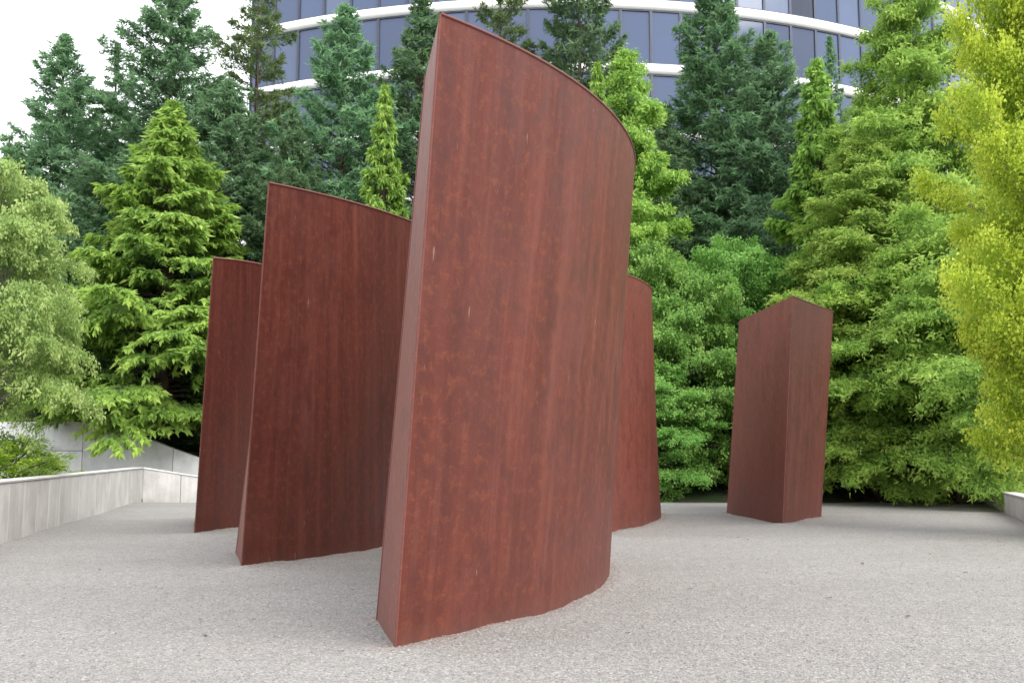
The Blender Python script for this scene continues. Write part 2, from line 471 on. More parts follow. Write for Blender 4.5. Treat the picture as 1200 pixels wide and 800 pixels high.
SLAB_H = 4.75
SINK = 0.15
footprints = []
def slab(label, base_px, top_px, end_px, ext, H=SLAB_H, top_scale=0.8, n=44, fall_on=True, mat='rust'):
    A = [None if p is None else at_z(*p, 0.0) for p in base_px]
    B = [None if p is None else at_z(*p, H) for p in top_px]
    E = at_z(*end_px, 0.0)
    fb, nb = arc(*A, n, ext)
    ft, nt = arc(*B, n, ext)
    tg = fb[1] - fb[0]; tg /= np.linalg.norm(tg)
    ev = E[:2] - A[0][:2]
    th, sh = float(ev @ nb[0]), float(ev @ tg)
    fall = np.maximum(0, 1 - np.linspace(0, 1.6, n)) ** 1.5            # the slanted end evens out along the slab
    if not fall_on: fall = np.ones(n)
    def back(p, nn, k):
        d = np.gradient(p, axis=0); d /= np.linalg.norm(d, axis=1)[:, None]
        return p + nn * th * k + d * (sh * k * fall)[:, None]
    bb, bt = back(fb, nb, 1.0), back(ft, nt, top_scale)
    org = np.array([*(fb.mean(0) + bb.mean(0)) / 2, 0.0])
    root = empty('steel_slab', org)
    tag(root, label, 'steel slab', 'rust-red steel slabs on the gravel court')
    def up(p, tpt, z): return np.array([*(p + (tpt - p) * (z / H)), z])
    zs = np.concatenate([[-SINK], np.linspace(0, H, 13)])
    def strip(p, tpt, name, u0=0.0, flip=False, mat=mat):
        m = len(p)
        V = np.array([up(p[i], tpt[i], z) for z in zs for i in range(m)]) - org
        d = np.concatenate([[0], np.cumsum(np.linalg.norm(np.diff(p, axis=0), axis=1))]) + u0
        UV = np.array([[d[i], z] for z in zs for i in range(m)])
        i, j = np.meshgrid(np.arange(m - 1), np.arange(len(zs) - 1))
        k = (j * m + i).ravel()
        f = np.stack([k, k + 1, k + m + 1, k + m], -1)
        if flip: f = f[:, ::-1]
        return link(name, mesh_np(name, V, f, uvs=UV), M[mat], root, True)
    u = random.uniform(0, 40)
    strip(fb, ft, 'face_plate', u)
    strip(bb, bt, 'face_plate', u + 17, True)
    def pair(i): return np.array([fb[i], bb[i]]), np.array([ft[i], bt[i]])
    lin = np.linspace(0, 1, 5)[:, None]
    for i, fl in ((0, True), (-1, False)):
        p = fb[i] + (bb[i] - fb[i]) * lin; tp = ft[i] + (bt[i] - ft[i]) * lin
        strip(p, tp, 'end_plate', u + 60 + i, fl, 'rust_end_skylit')  # smoother sheared ends; their paler grey paints in the sky's reflection
    V = np.concatenate([np.c_[ft, np.full(n, H)], np.c_[bt, np.full(n, H)]]) - org
    k = np.arange(n - 1)
    link('top_plate', mesh_np('top_plate', V, np.stack([k, k + 1, n + k + 1, n + k], -1), uvs=V[:, :2] + 20), M['rust'], root)
    # rounded weld beads along the visible edges
    def bead(pts, r, name='weld_bead'):
        v, f = tube_np(np.asarray(pts) - org, np.full(len(pts), r), 8)
        link(name, mesh_np(name, v, f, uvs=np.c_[v[:, 2] * 0.1 + u, v[:, 2]]), M['rust_end_skylit'], root, True)
    for p, tp in ((fb[0], ft[0]), (bb[0], bt[0]), (fb[-1], ft[-1]), (bb[-1], bt[-1])):
        bead([up(p, tp, z) for z in zs], 0.010)
    bead(np.c_[ft, np.full(n, H)], 0.012)
    bead(np.c_[bt, np.full(n, H)], 0.012)
    footprints.append(np.concatenate([fb, bb[::-1]]))
    return root

slab('tall streaky rust-red steel slab with slanted end face, in the middle of the group',
     [(463, 759), (640, 717), (711, 681)], [(516, 16), (640, 74), (744, 192)], (441, 727), 0.75, top_scale=0.95)
slab('rust-red steel slab between the middle slab and the slab by the wall corner',
     [(283, 664), (390, 651), (468, 636)], [(315, 214), (395, 232), (468, 254)], (276, 648), 0.8)
slab('dark red steel slab closest to the corner of the low concrete wall',
     [(228, 625), (268, 620), (306, 613)], [(250, 302), (280, 305), (308, 310)], (227, 617), 1.0)
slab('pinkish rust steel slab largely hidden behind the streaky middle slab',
     [(700, 626), (742, 619), (774, 608)], [(700, 313), (738, 323), (763, 345)], (688, 620), 0.6, mat='rust_lit')  # same steel as the others; its paler tone paints in the light angle
slab('lone rust steel slab showing two faces, in front of bright green redwoods',
     [(917, 614), None, (960, 606)], [(929, 347), None, (974, 364)], (852, 601), 0.05, top_scale=1.0, fall_on=False)

def inside_any(x, y):
    for P in footprints:
        c = False; j = len(P) - 1
        for i in range(len(P)):
            if (P[i][1] > y) != (P[j][1] > y) and x < (P[j][0] - P[i][0]) * (y - P[i][1]) / (P[j][1] - P[i][1]) + P[i][0]: c = not c
            j = i
        if c: return True
    return False

FP = np.concatenate(footprints)
def gravel_z(X, Y):
    """height of the gravel: slow waves, and a low irregular heap against the steel"""
    z = np.zeros_like(X)
    for k, (fx, fy, a, p) in enumerate([(0.5, 0.9, .010, .3), (1.7, .8, .006, 1.2), (1.1, 2.6, .005, 2.2), (3.7, 2.9, .003, .7), (5.3, 6.1, .002, 1.9)]):
        z += a * np.sin(fx * X + p) * np.sin(fy * Y + 2 * p + 0.4 * np.sin(fx * X))
    d = np.full(X.shape, 9.0)
    for p in FP: d = np.minimum(d, (X - p[0]) ** 2 + (Y - p[1]) ** 2)
    d = np.sqrt(d)
    z += np.exp(-(d / 0.22) ** 2) * (0.018 + 0.008 * np.sin(2.3 * X + 3 * Y) + 0.010 * np.sin(9 * X - 11 * Y) * np.sin(5 * X + 4 * Y))
    return z, d
gx = np.linspace(-16, 16, 321); gy = np.concatenate([np.linspace(-5, 5, 20), np.linspace(5.1, BACK, 256)])
GX, GY = np.meshgrid(gx, gy)
GZ, GD = gravel_z(GX, GY)
GZ[-1, :] -= 0.12
nx, ny = len(gx), len(gy)
ii, jj = np.meshgrid(np.arange(nx - 1), np.arange(ny - 1)); q = (jj * nx + ii).ravel()
court = link('gravel_court', mesh_np('gravel_court', np.stack([GX, GY, GZ], -1).reshape(-1, 3), np.stack([q, q + 1, q + nx + 1, q + nx], -1), attr=(0.75 * np.exp(-(GD / 0.13) ** 2)).ravel()), M['gravel'], smooth=True)
tag(court, 'flat court of fine pale grey gravel', kind='structure')

def make_stones(n):
    Y = 5.6 + 14.0 * rng.random(n) ** 1.6
    X = (rng.random(n) * 2 - 1) * (0.56 * Y + 0.5)
    k = n // 8                                            # some lie banked along the foot of the slabs
    sel = rng.integers(0, len(FP) - 1, k); fr = rng.random(k)[:, None]
    edge = FP[sel] * (1 - fr) + FP[sel + 1] * fr
    okk = np.linalg.norm(FP[sel + 1] - FP[sel], axis=1) < 1.0
    edge = edge[okk] + rng.normal(0, 0.07, (okk.sum(), 2))
    X[:len(edge)], Y[:len(edge)] = edge[:, 0], edge[:, 1]
    Z = gravel_z(X, Y)[0]
    size = rng.lognormal(-5.3, 0.45, n).clip(0.0025, 0.013)
    t = np.array([[1, 0, 0], [0, 1, 0], [-1, 0, 0], [0, -1, 0], [0, 0, .75], [0, 0, -.75]], float)
    f = np.array([[0, 1, 4], [1, 2, 4], [2, 3, 4], [3, 0, 4]])
    jit = 1 + 0.5 * (rng.random((n, 6, 1)) - 0.5)
    a = rng.random(n) * 2 * PI; ca, sa = np.cos(a), np.sin(a)
    V = t[None] * jit * size[:, None, None] * np.stack([rng.uniform(.8, 1.5, n), np.ones(n), rng.uniform(.6, 1, n)], -1)[:, None, :]
    W = np.empty_like(V)
    W[..., 0] = V[..., 0] * ca[:, None] - V[..., 1] * sa[:, None]
    W[..., 1] = V[..., 0] * sa[:, None] + V[..., 1] * ca[:, None]
    W[..., 2] = V[..., 2] + 0.0015
    W += np.stack([X, Y, Z], -1)[:, None, :]
    fc = (f[None] + (np.arange(n) * 6)[:, None, None]).reshape(-1, 3)
    return mesh_np('gravel_stones', W.reshape(-1, 3), fc, attr=np.repeat(rng.random(n), 6))
st = link('loose_gravel', make_stones(150000), M['stone'])
tag(st, 'loose small grey stones strewn over the court', 'gravel', kind='stuff')

# ------------------------------------------------------------------ concrete walls
def wall_run(root, p0, p1, h0, h1, thick, panel, name='panel', mat='wall', coping=True, gap=0.014, zb=-0.15):
    """panels from p0 to p1 (their front face on that line), top height going from h0 to h1"""
    p0, p1 = np.array(p0, float), np.array(p1, float)
    L = np.linalg.norm(p1 - p0); d = (p1 - p0) / L; nrm = np.array([-d[1], d[0]])
    n = max(1, round(L / panel)); w = L / n
    rz = math.atan2(d[1], d[0])
    o0 = np.array(root.location[:2])
    for i in range(n):
        a, b = i * w + gap / 2, (i + 1) * w - gap / 2
        ha, hb = h0 + (h1 - h0) * a / L, h0 + (h1 - h0) * b / L
        pr = random.uniform(-0.0025, 0.0025)
        bm = bmesh.new()
        c = w / 2
        vs_ = [bm.verts.new(v) for v in ((a - i*w - c, pr, zb), (b - i*w - c, pr, zb), (b - i*w - c, pr, hb), (a - i*w - c, pr, ha),
                                         (a - i*w - c, thick, zb), (b - i*w - c, thick, zb), (b - i*w - c, thick, hb), (a - i*w - c, thick, ha))]
        for f in ((0, 1, 2, 3), (5, 4, 7, 6), (4, 0, 3, 7), (1, 5, 6, 2), (3, 2, 6, 7), (4, 5, 1, 0)):
            bm.faces.new([vs_[k] for k in f])
        bmesh.ops.bevel(bm, geom=list(bm.edges), offset=0.006, segments=1, affect='EDGES')
        me = bpy.data.meshes.new(name); bm.to_mesh(me); bm.free()
        o = link(name, me, M[mat], root)
        m = p0 + d * (i * w + c)
        o.location = (*(m - o0), 0); o.rotation_euler = (0, 0, rz)
        o.rotation_euler.z = rz
    if coping:
        bm = bmesh.new()
        hh = 0.045
        vs_ = [bm.verts.new(v) for v in ((0, -0.02, h0 + .003), (L, -0.02, h1 + .003), (L, -0.02, h1 + hh), (0, -0.02, h0 + hh),
                                         (0, thick + .02, h0 + .003), (L, thick + .02, h1 + .003), (L, thick + .02, h1 + hh), (0, thick + .02, h0 + hh))]
        for f in ((0, 1, 2, 3), (5, 4, 7, 6), (4, 0, 3, 7), (1, 5, 6, 2), (3, 2, 6, 7), (4, 5, 1, 0)):
            bm.faces.new([vs_[k] for k in f])
        bmesh.ops.bevel(bm, geom=list(bm.edges), offset=0.008, segments=1, affect='EDGES')
        me = bpy.data.meshes.new('coping'); bm.to_mesh(me); bm.free()
        o = link('coping', me, M['coping'], root)
        o.location = (*(p0 - o0), 0); o.rotation_euler = (0, 0, rz)

c_near = at_z(0, 637, 0)[:2]; c_far = at_z(166, 586, 0)[:2]
dirw = (c_far - c_near) / np.linalg.norm(c_far - c_near)
c_start = c_near - dirw * 9.0
h_far = at_y(166, 549, c_far[1])[2]; h_near = at_y(0, 565, c_near[1])[2]
w1 = empty('low_concrete_wall', (*c_start, 0))
tag(w1, 'low pale concrete wall with coping along the gravel, beside the leafy bed', 'wall')
wall_run(w1, c_start, c_far, h_near - 0.02, h_far, 0.32, 0.95)
e_far = at_y(240, 586, c_far[1] + 0.4)[:2]; h_e = at_y(240, 561, c_far[1])[2]
w2 = empty('return_concrete_wall', (*c_far, 0))
tag(w2, 'low return concrete wall with falling top behind the dark red slab', 'wall')
e2 = c_far + (e_far - c_far) * 3.0
wall_run(w2, c_far + np.array([0.012, 0.012]), e2, h_far - 0.004, h_far + (h_e - h_far) * 3.0, 0.3, 1.05)

# grey retaining wall under the cedars, with its sloping top
RY = 36.5
w3 = empty('retaining_wall', (-15, RY, 0))
tag(w3, 'taller grey concrete retaining wall below the cedars, its top sloping down', 'wall')
xa = [at_y(p, 500, RY)[0] for p in (-30, 98, 204, 330)]
za = [at_y(p, y, RY)[2] for p, y in ((0, 492), (98, 494), (138, 499), (240, 541))]
sl = (za[3] - za[2]) / (at_y(240, 541, RY)[0] - at_y(138, 499, RY)[0])
x138 = at_y(138, 499, RY)[0]
def retaining_panel(x0, x1, z0, z1):
    bm = bmesh.new()
    pts = [(x0, z0), (x1, z0)]
    tops = [x1] + ([x138] if x0 < x138 < x1 else []) + [x0]
    pts += [(x, z1(x)) for x in tops]
    fr = [bm.verts.new((x - (x0 + x1) / 2, 0, z)) for x, z in pts]
    bm.faces.new(fr)
    r = bmesh.ops.extrude_face_region(bm, geom=list(bm.faces))
    for v in r['geom']:
        if isinstance(v, bmesh.types.BMVert): v.co.y += 0.35
    bmesh.ops.recalc_face_normals(bm, faces=list(bm.faces))
    bmesh.ops.bevel(bm, geom=list(bm.edges), offset=0.008, segments=1, affect='EDGES')
    me = bpy.data.meshes.new('panel'); bm.to_mesh(me); bm.free()
    o = link('panel', me, M['backwall'], w3)
    o.location = ((x0 + x1) / 2 + 15, random.uniform(-.003, .003), 0)
ztop = lambda x: max(0.25, za[1] if x < x138 else za[2] + sl * (x - x138))
zmid = at_y(150, 528, RY)[2]
g = 0.009
for x0, x1 in zip(xa[:-1], xa[1:]):
    if ztop(x1) > zmid + 0.2:
        retaining_panel(x0 + g, x1 - g, -0.2, lambda x: zmid - g)
        retaining_panel(x0 + g, x1 - g, zmid + g, ztop)
    else:
        retaining_panel(x0 + g, x1 - g, -0.2, ztop)

# wall at the right edge, half hidden by branches
r0 = at_z(1150, 588, 0)[:2]; r1 = at_z(1192, 607, 0)[:2]
dr = (r1 - r0) / np.linalg.norm(r1 - r0)
w4 = empty('side_concrete_wall', (*r0, 0))
tag(w4, 'low concrete wall at the far side of the court under hanging branches', 'wall')
wall_run(w4, r0, r0 + dr * 16.0, 0.42, 0.55, 0.32, 1.25)

# planting bed behind the long wall
nl = np.array([-dirw[1], dirw[0]])
bed_pts = [c_start + nl * 0.3, c_far + nl * 0.3 + dirw * 0.2, c_far + nl * 14 + dirw * 2, c_start + nl * 14]
bv = np.array([[*p, 0.62] for p in bed_pts])
bed = link('planting_bed', mesh_np('planting_bed', bv, np.array([[0, 1, 2, 3]])), M['soil'])
tag(bed, 'planted soil bed behind the long low wall', kind='structure')

# ------------------------------------------------------------------ curved office building
BX, BY, BR = 3.0, 103.0, 45.0
bld = empty('glass_office_building', (BX, BY, 0))
tag(bld, 'curved glass office building with white floor bands rising behind the trees', 'building')
z_ref = at_y(650, 4, BY - BR)[2]
STO = 4.05
BAND = 0.62
A0, A1 = R(-26.5), R(62)                       # facade sweep, 0 = towards the camera
def ringpt(r, a): return np.array([r * math.sin(a), -r * math.cos(a)])
def ring_band(r0, r1, z0, z1, name, mat, n=90):
    an = np.linspace(A0, A1, n)
    prof = [(r0, z0), (r1, z0), (r1, z1), (r0, z1)]
    V = np.array([[*ringpt(r, a), z] for a in an for r, z in prof])
    Fq = []
    for i in range(n - 1):
        for k in range(4):
            Fq.append([i * 4 + k, i * 4 + (k + 1) % 4, (i + 1) * 4 + (k + 1) % 4, (i + 1) * 4 + k])
    Fq += [[3, 2, 1, 0], [4 * n - 4, 4 * n - 3, 4 * n - 2, 4 * n - 1]]
    return link(name, mesh_np(name, V, np.array(Fq)), mat, bld)
z_top = z_ref + 3 * STO
ring_band(BR - 14, BR - 0.35, 0.0, z_top, 'core_wall', M['core'])
levels = [z_ref + k * STO for k in range(-7, 4)]
for zz in levels:
    if zz > 0.5: ring_band(BR - 1.0, BR + 0.12, zz - BAND / 2, zz + BAND / 2, 'floor_band', M['white'])
ring_band(BR - 0.345, BR - 0.05, 0.0, z_ref - 3 * STO - BAND / 2, 'lower_glazing', M['glass'])
npane = 37
da = (A1 - A0) / npane
pw = 2 * BR * math.sin(da / 2)
ph = STO - BAND
def frame_mesh():
    bm = bmesh.new()
    def bx(cx, cz, sx, sz, sy=0.16, cy=0.0):
        r = bmesh.ops.create_cube(bm, size=1.0)
        for v in r['verts']: v.co = Vector((v.co.x * sx + cx, v.co.y * sy + cy, v.co.z * sz + cz))
    bx(-pw / 2 + 0.04, 0, 0.07, ph); bx(pw / 2 - 0.04, 0, 0.07, ph)
    bx(0, ph / 2 - 0.045, pw - 0.16, 0.08, 0.14); bx(0, -ph / 2 + 0.045, pw - 0.16, 0.08, 0.14)
    me = bpy.data.meshes.new('window'); bm.to_mesh(me); bm.free(); return me
FM = frame_mesh()
PM = box_mesh('pane', pw - 0.16, 0.03, ph - 0.16)
for zz in levels[4:10]:
    for i in range(npane):
        a = A0 + (i + 0.5) * da
        p = ringpt(BR * math.cos(da / 2), a)
        w = link('window', FM, M['frame'], bld)
        w.location = (*p, zz + STO / 2); w.rotation_euler = (0, 0, a)
        g_ = link('pane', PM, M['glass'], w)
        g_.location = (0, 0.02, 0)
        g_.rotation_euler = (random.uniform(-.006, .006), 0, random.uniform(-.008, .008))

# ------------------------------------------------------------------ trees
LANCE = (np.array([[0, 0, 0], [.35, .5, .15], [1, 0, -.1], [.35, -.5, .15]]), np.array([[0, 1, 2, 3]]))
FEATHER = (np.array([[0, 0, 0], [.28, .42, .1], [.62, .36, .05], [1, 0, -.25], [.62, -.36, .05], [.28, -.42, .1]]),
           np.array([[0, 1, 2, 5], [5, 2, 3, 4]]))
FAN = (np.array([[0, 0, 0], [.45, .62, .12], [.58, .2, 0], [1.0, .12, -.2], [.62, -.2, 0], [.5, -.6, .12]]),
       np.array([[0, 1, 2, 5], [5, 2, 3, 4]]))
NEEDLE = (np.array([[0, -.42, .05], [.12, .5, .1], [1, 0, -.15]]), np.array([[0, 1, 2]]))
GFAN = (np.array([[0, 0, 0], [.95, .6, .12], [.95, -.6, -.12]]), np.array([[0, 1, 2]]))
OVAL = (np.array([[0, 0, 0], [.3, .36, .1], [.7, .3, .06], [1, 0, -.12], [.7, -.3, .06], [.3, -.36, .1]]),
        np.array([[0, 1, 2, 5], [5, 2, 3, 4]]))

def unit(v): return v / (np.linalg.norm(v, axis=-1, keepdims=True) + 1e-9)

def leaf_mesh(name, O, D, Nn, ln, wd, tint, shape):
    T = unit(np.cross(Nn, D)); N2 = np.cross(D, T)
    sv, sf = shape
    V = O[:, None] + D[:, None] * (sv[None, :, 0:1] * ln[:, None, None]) + T[:, None] * (sv[None, :, 1:2] * wd[:, None, None]) + N2[:, None] * (sv[None, :, 2:3] * wd[:, None, None])
    k = len(sv)
    Fq = (sf[None] + (np.arange(len(O)) * k)[:, None, None]).reshape(-1, sf.shape[1])
    return mesh_np(name, V.reshape(-1, 3), Fq, attr=np.repeat(tint.clip(0, 1), k))

def grow(seed, H, Rm, prof, nb, n, el=(0.5, -0.15), curve=-0.12, tipup=0.0, u0=0.04, sweep=55, sub=0.36, levels=11,
         ln=(0.16, 0.30), wd=0.28, hang=0.0, flat=0.6, shape=FEATHER, trunk_r=0.2, trunk_z0=-0.6, wob=0.0, lenvar=0.25,
         tipgrow=0.35, tclump=0.35, scatter=0.03, lean=(0, 0), topfill=0.02, wpow=1.35, out=0.55, tpow=0.62, nrand=0.38, dout=0.8, drand=0.34):
    """one tree: tapered trunk with limbs, crown of sprays gathered on side twigs along every limb"""
    r = np.random.default_rng(seed)
    # trunk
    tz = np.linspace(trunk_z0, H, 14); tt = np.clip(tz / H, 0, 1)
    ph0 = r.random() * 6
    def axis(u):
        return np.stack([lean[0] * u * H + wob * np.sin(u * 5 + ph0) * u, lean[1] * u * H + wob * np.cos(u * 4 + ph0) * u, u * H], -1)
    tp = axis(tt); tp[:, 2] = tz
    Q = Quads()
    Q.add(*tube_np(tp, trunk_r * (1 - tt) ** 0.8 + 0.012, 8))
    # limbs
    u = u0 + (1 - u0) * (np.arange(nb) + r.random(nb)) / nb
    u = np.minimum(u, 0.985)
    az = np.arange(nb) * 2.39996 + r.normal(0, 0.35, nb)
    L = Rm * prof(u) * (1 + lenvar * r.normal(0, 1, nb)).clip(0.45, 1.5) + 0.10
    e = el[1] + (el[0] - el[1]) * u + r.normal(0, 0.10, nb)
    rad = np.stack([np.cos(az), np.sin(az), np.zeros(nb)], -1)
    base = axis(u)
    kc = curve * (1 + 0.4 * r.normal(0, 1, nb))
    kt = tipup
    bend = r.normal(0, 0.12, nb)
    side0 = np.stack([-np.sin(az), np.cos(az), np.zeros(nb)], -1)
    Z = np.array([0, 0, 1.0])
    def P(b, t):
        z = np.sin(e[b]) * t + kc[b] * t ** 2 + kt * np.maximum(0, t - 0.55) ** 2
        return base[b] + L[b][:, None] * (rad[b] * (np.cos(e[b]) * t)[:, None] + side0[b] * (bend[b] * t * t)[:, None] + Z * z[:, None])
    for b in range(nb):
        if L[b] < 0.35: continue
        t = np.linspace(0, 0.92, 5); bi = np.full(5, b)
        Q.add(*tube_np(P(bi, t), (0.008 + 0.010 * L[b]) * (1 - 0.85 * t), 4))
    # sprays
    wgt = L ** wpow; wgt /= wgt.sum()
    b = r.choice(nb, n, p=wgt)
    lev = r.integers(0, levels, n)
    t = 0.12 + 0.86 * ((lev + 0.5) / levels) ** tpow
    sd = np.where(r.random(n) < 0.5, -1.0, 1.0)
    key = (b * levels + lev) * 2 + (sd > 0)
    hsh = np.random.default_rng(seed + 1).random(nb * levels * 2 + 2)      # one value per side twig
    hv = hsh[key]
    h2 = np.random.default_rng(seed + 2).random(nb * levels * 2 + 2)[key]
    t = np.clip(t + (hv - 0.5) * 0.08, 0.05, 1.0)
    q = r.random(n) ** 0.8
    p0 = P(b, t); tgt = unit(P(b, np.minimum(t + 0.03, 1.05)) - P(b, t - 0.03))
    S = unit(np.cross(tgt, np.tile(Z, (n, 1)))) * sd[:, None]
    sw = R(sweep) * (0.75 + 0.5 * h2)
    ds = unit(tgt * np.cos(sw)[:, None] + S * np.sin(sw)[:, None] + Z * ((h2 - 0.55) * 0.5)[:, None])
    ls = (L[b] * sub * (1.02 - t) ** 0.7 * (0.6 + 0.8 * hv) + 0.10)
    O = p0 + ds * (ls * q)[:, None] - Z * (hang * 0.5 * ls * q ** 2)[:, None]
    O += r.normal(0, 1, (n, 3)) * scatter
    tip = r.random(n) < 0.5
    D = unit((ds * 0.8 + tgt * 0.45) * dout + r.normal(0, drand, (n, 3)) - Z * (hang * (0.5 + 0.9 * r.random(n)))[:, None])
    Nn = unit(Z * flat + r.normal(0, nrand, (n, 3)) + rad[b] * out)
    le = r.uniform(*ln, n) * (0.8 + 0.4 * hv)
    tint = 0.42 + tclump * (hv - 0.5) + 0.22 * (np.random.default_rng(seed + 3).random(nb)[b] - 0.5) + tipgrow * (q - 0.5) * 0.7 + r.normal(0, 0.12, n)
    # leader
    m = int(n * topfill)
    if m:
        uu = 0.9 + 0.1 * r.random(m)
        a2 = r.random(m) * 2 * PI
        o2 = axis(uu); d2 = unit(np.stack([np.cos(a2), np.sin(a2), 0.4 + 0.8 * r.random(m)], -1))
        O = np.concatenate([O, o2 + d2 * 0.03]); D = np.concatenate([D, d2]); Nn = np.concatenate([Nn, unit(r.normal(0, 1, (m, 3)))])
        le = np.concatenate([le, r.uniform(*ln, m) * 1.0]); tint = np.concatenate([tint, 0.6 + r.normal(0, .15, m)])
    crown = leaf_mesh('crown', O, D, Nn, le, le * wd, tint, shape)
    return Q.mesh('trunk'), crown

cone = lambda p, b=0.16: (lambda u: np.where(u < b, 0.72 + 0.28 * u / b, ((1 - u) / (1 - b)).clip(0, 1) ** p))
def egg(mid, p=0.75):
    return lambda u: np.sin(PI * (u.clip(0, 1) ** mid)).clip(0, 1) ** p * 0.98 + 0.03

KINDS = {}
def kind(name, leaf, bark, H, R_, **kw):
    t, c = grow(H=H, Rm=R_, **kw)
    t.materials.append(M[bark]); c.materials.append(M[leaf])
    KINDS[name] = (t, c, H, R_)

FIRP = dict(el=(0.8, -0.05), curve=-0.12, tipup=0.6, sweep=52, sub=0.46, ln=(0.13, 0.27), wd=0.34, flat=0.5, trunk_r=0.20, shape=NEEDLE, hang=0.28, out=0.95, dout=0.5, drand=0.42)
kind('fir_dense', 'fir', 'bark', 18, 4.2, seed=11, prof=cone(0.85), nb=270, n=135000, **FIRP)
kind('fir_blue', 'bluefir', 'bark', 18, 3.9, seed=12, prof=cone(0.8), nb=250, n=135000, **FIRP)
kind('fir_blue_wide', 'bluefir', 'bark', 18, 4.6, seed=13, prof=cone(0.78), nb=270, n=150000, **{**FIRP, 'lenvar': 0.3})
kind('fir_sparse', 'olivefir', 'bark', 18, 3.2, seed=14, prof=cone(0.62), nb=130, n=55000, **{**FIRP, 'lenvar': 0.35, 'tipup': 0.3, 'curve': -0.18})
kind('hemlock', 'bluefir', 'bark', 18, 3.0, seed=15, prof=cone(0.95), nb=150, n=50000, **{**FIRP, 'curve': -0.3, 'tipup': 0.1, 'hang': 0.45})
kind('pine_dark', 'fir', 'bark', 18, 3.4, seed=16, prof=cone(0.5), nb=170, n=90000, **{**FIRP, 'lenvar': 0.3})
CED = dict(el=(0.8, 0.05), curve=-0.30, tipup=0.35, sweep=48, sub=0.45, ln=(0.13, 0.28), wd=0.34, hang=0.75, flat=0.25, shape=LANCE, tipgrow=0.8, tclump=0.35, trunk_r=0.2, out=1.1, wpow=1.5, tpow=0.5, dout=0.45)
kind('cedar', 'cedar', 'bark', 12, 3.0, seed=21, prof=cone(0.9, 0.2), nb=260, n=125000, **{**CED, 'u0': 0.06})
kind('cedar_narrow', 'cedar', 'bark', 12, 1.9, seed=22, prof=cone(0.85, 0.2), nb=210, n=75000, **CED)
RED = dict(el=(0.85, 0.05), curve=-0.22, tipup=-0.1, sweep=60, sub=0.52, ln=(0.09, 0.20), wd=0.42, hang=0.40, flat=0.5, shape=NEEDLE, tipgrow=0.45, tclump=0.5, trunk_r=0.20, scatter=0.10, lenvar=0.34, out=0.9, wpow=1.5, tpow=0.52, dout=0.35, drand=0.5)
kind('redwood', 'redwood', 'bark', 16, 3.4, seed=31, prof=cone(0.62, 0.25), nb=230, n=270000, **RED)
kind('redwood_narrow', 'redwood', 'bark', 16, 2.4, seed=32, prof=cone(0.6, 0.3), nb=190, n=170000, **RED)
kind('redwood_low', 'redwood', 'bark', 10, 4.0, seed=33, prof=egg(0.8, 0.6), nb=190, n=230000, **{**RED, 'curve': -0.36, 'u0': 0.17})
kind('ginkgo', 'ginkgo', 'pale_bark', 9.5, 2.5, seed=41, prof=egg(0.82, 0.5), nb=230, n=320000, el=(0.95, 0.40), curve=-0.05, tipup=0.1, sweep=50, sub=0.44,
     ln=(0.035, 0.07), wd=0.95, hang=0.25, flat=0.6, shape=GFAN, scatter=0.11, trunk_r=0.12, tclump=0.6, tipgrow=0.25, u0=0.08, lenvar=0.34, out=0.9, wpow=1.6, tpow=0.55, dout=0.15, drand=0.6, nrand=0.5)
kind('pale_tree', 'pale', 'pale_bark', 6.4, 2.3, seed=42, prof=egg(0.95, 0.55), nb=120, n=85000, el=(0.9, 0.35), curve=-0.32, tipup=-0.4, sweep=55, sub=0.45,
     ln=(0.05, 0.10), wd=0.55, hang=0.7, flat=0.5, shape=LANCE, scatter=0.06, trunk_r=0.09, tclump=0.55, tipgrow=0.3, u0=0.24, lenvar=0.3, wob=0.1, out=1.0, wpow=1.5, tpow=0.55, dout=0.25, drand=0.5)
kind('maple', 'maple', 'bark', 6.5, 2.6, seed=43, prof=egg(0.8, 0.5), nb=120, n=75000, el=(0.9, 0.1), curve=-0.18, tipup=-0.2, sweep=62, sub=0.5,
     ln=(0.07, 0.13), wd=0.65, hang=0.35, flat=0.8, shape=LANCE, scatter=0.08, trunk_r=0.08, tclump=0.55, tipgrow=0.2, u0=0.04, lenvar=0.32, wob=0.2, out=0.8, wpow=1.5, tpow=0.55, dout=0.3, drand=0.5)
kind('bush', 'shrub', 'bark', 1.5, 0.9, seed=44, prof=egg(0.8, 0.5), nb=40, n=6000, el=(1.1, 0.4), curve=-0.2, sweep=60, sub=0.5,
     ln=(0.05, 0.10), wd=0.6, hang=0.3, flat=0.8, shape=OVAL, scatter=0.05, trunk_r=0.03, tclump=0.5, u0=0.08, trunk_z0=-0.1)
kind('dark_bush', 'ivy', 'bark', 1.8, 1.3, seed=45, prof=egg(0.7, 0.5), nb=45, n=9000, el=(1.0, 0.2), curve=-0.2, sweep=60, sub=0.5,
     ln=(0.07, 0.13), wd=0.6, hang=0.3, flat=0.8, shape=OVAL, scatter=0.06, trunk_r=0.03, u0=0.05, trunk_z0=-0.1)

def tree(name, label, cat, k, px, top, Y, half=None, base=None, rz=None, group=None, top_z=None):
    """half = half width of the crown in photo pixels at its widest"""
    t, c, H, Rk = KINDS[k]
    X = at_y(px, 400, Y)[0]
    bz = terrain_z(X, Y) if base is None else base
    h = at_y(px, top, Y)[2] - bz
    sz = h / H
    sx = sz if half is None else (half * Y / F) / Rk
    o = empty(name, (X, Y, bz), random.Random(int(px * 13 + Y * 10)).uniform(0, 6.28) if rz is None else rz)
    o.scale = (sx, sx, sz)
    tag(o, label, cat, group)
    for nm, me in (('trunk', t), ('crown', c)):
        ch = bpy.data.objects.new(nm, me); COL.objects.link(ch); ch.parent = o
    return o

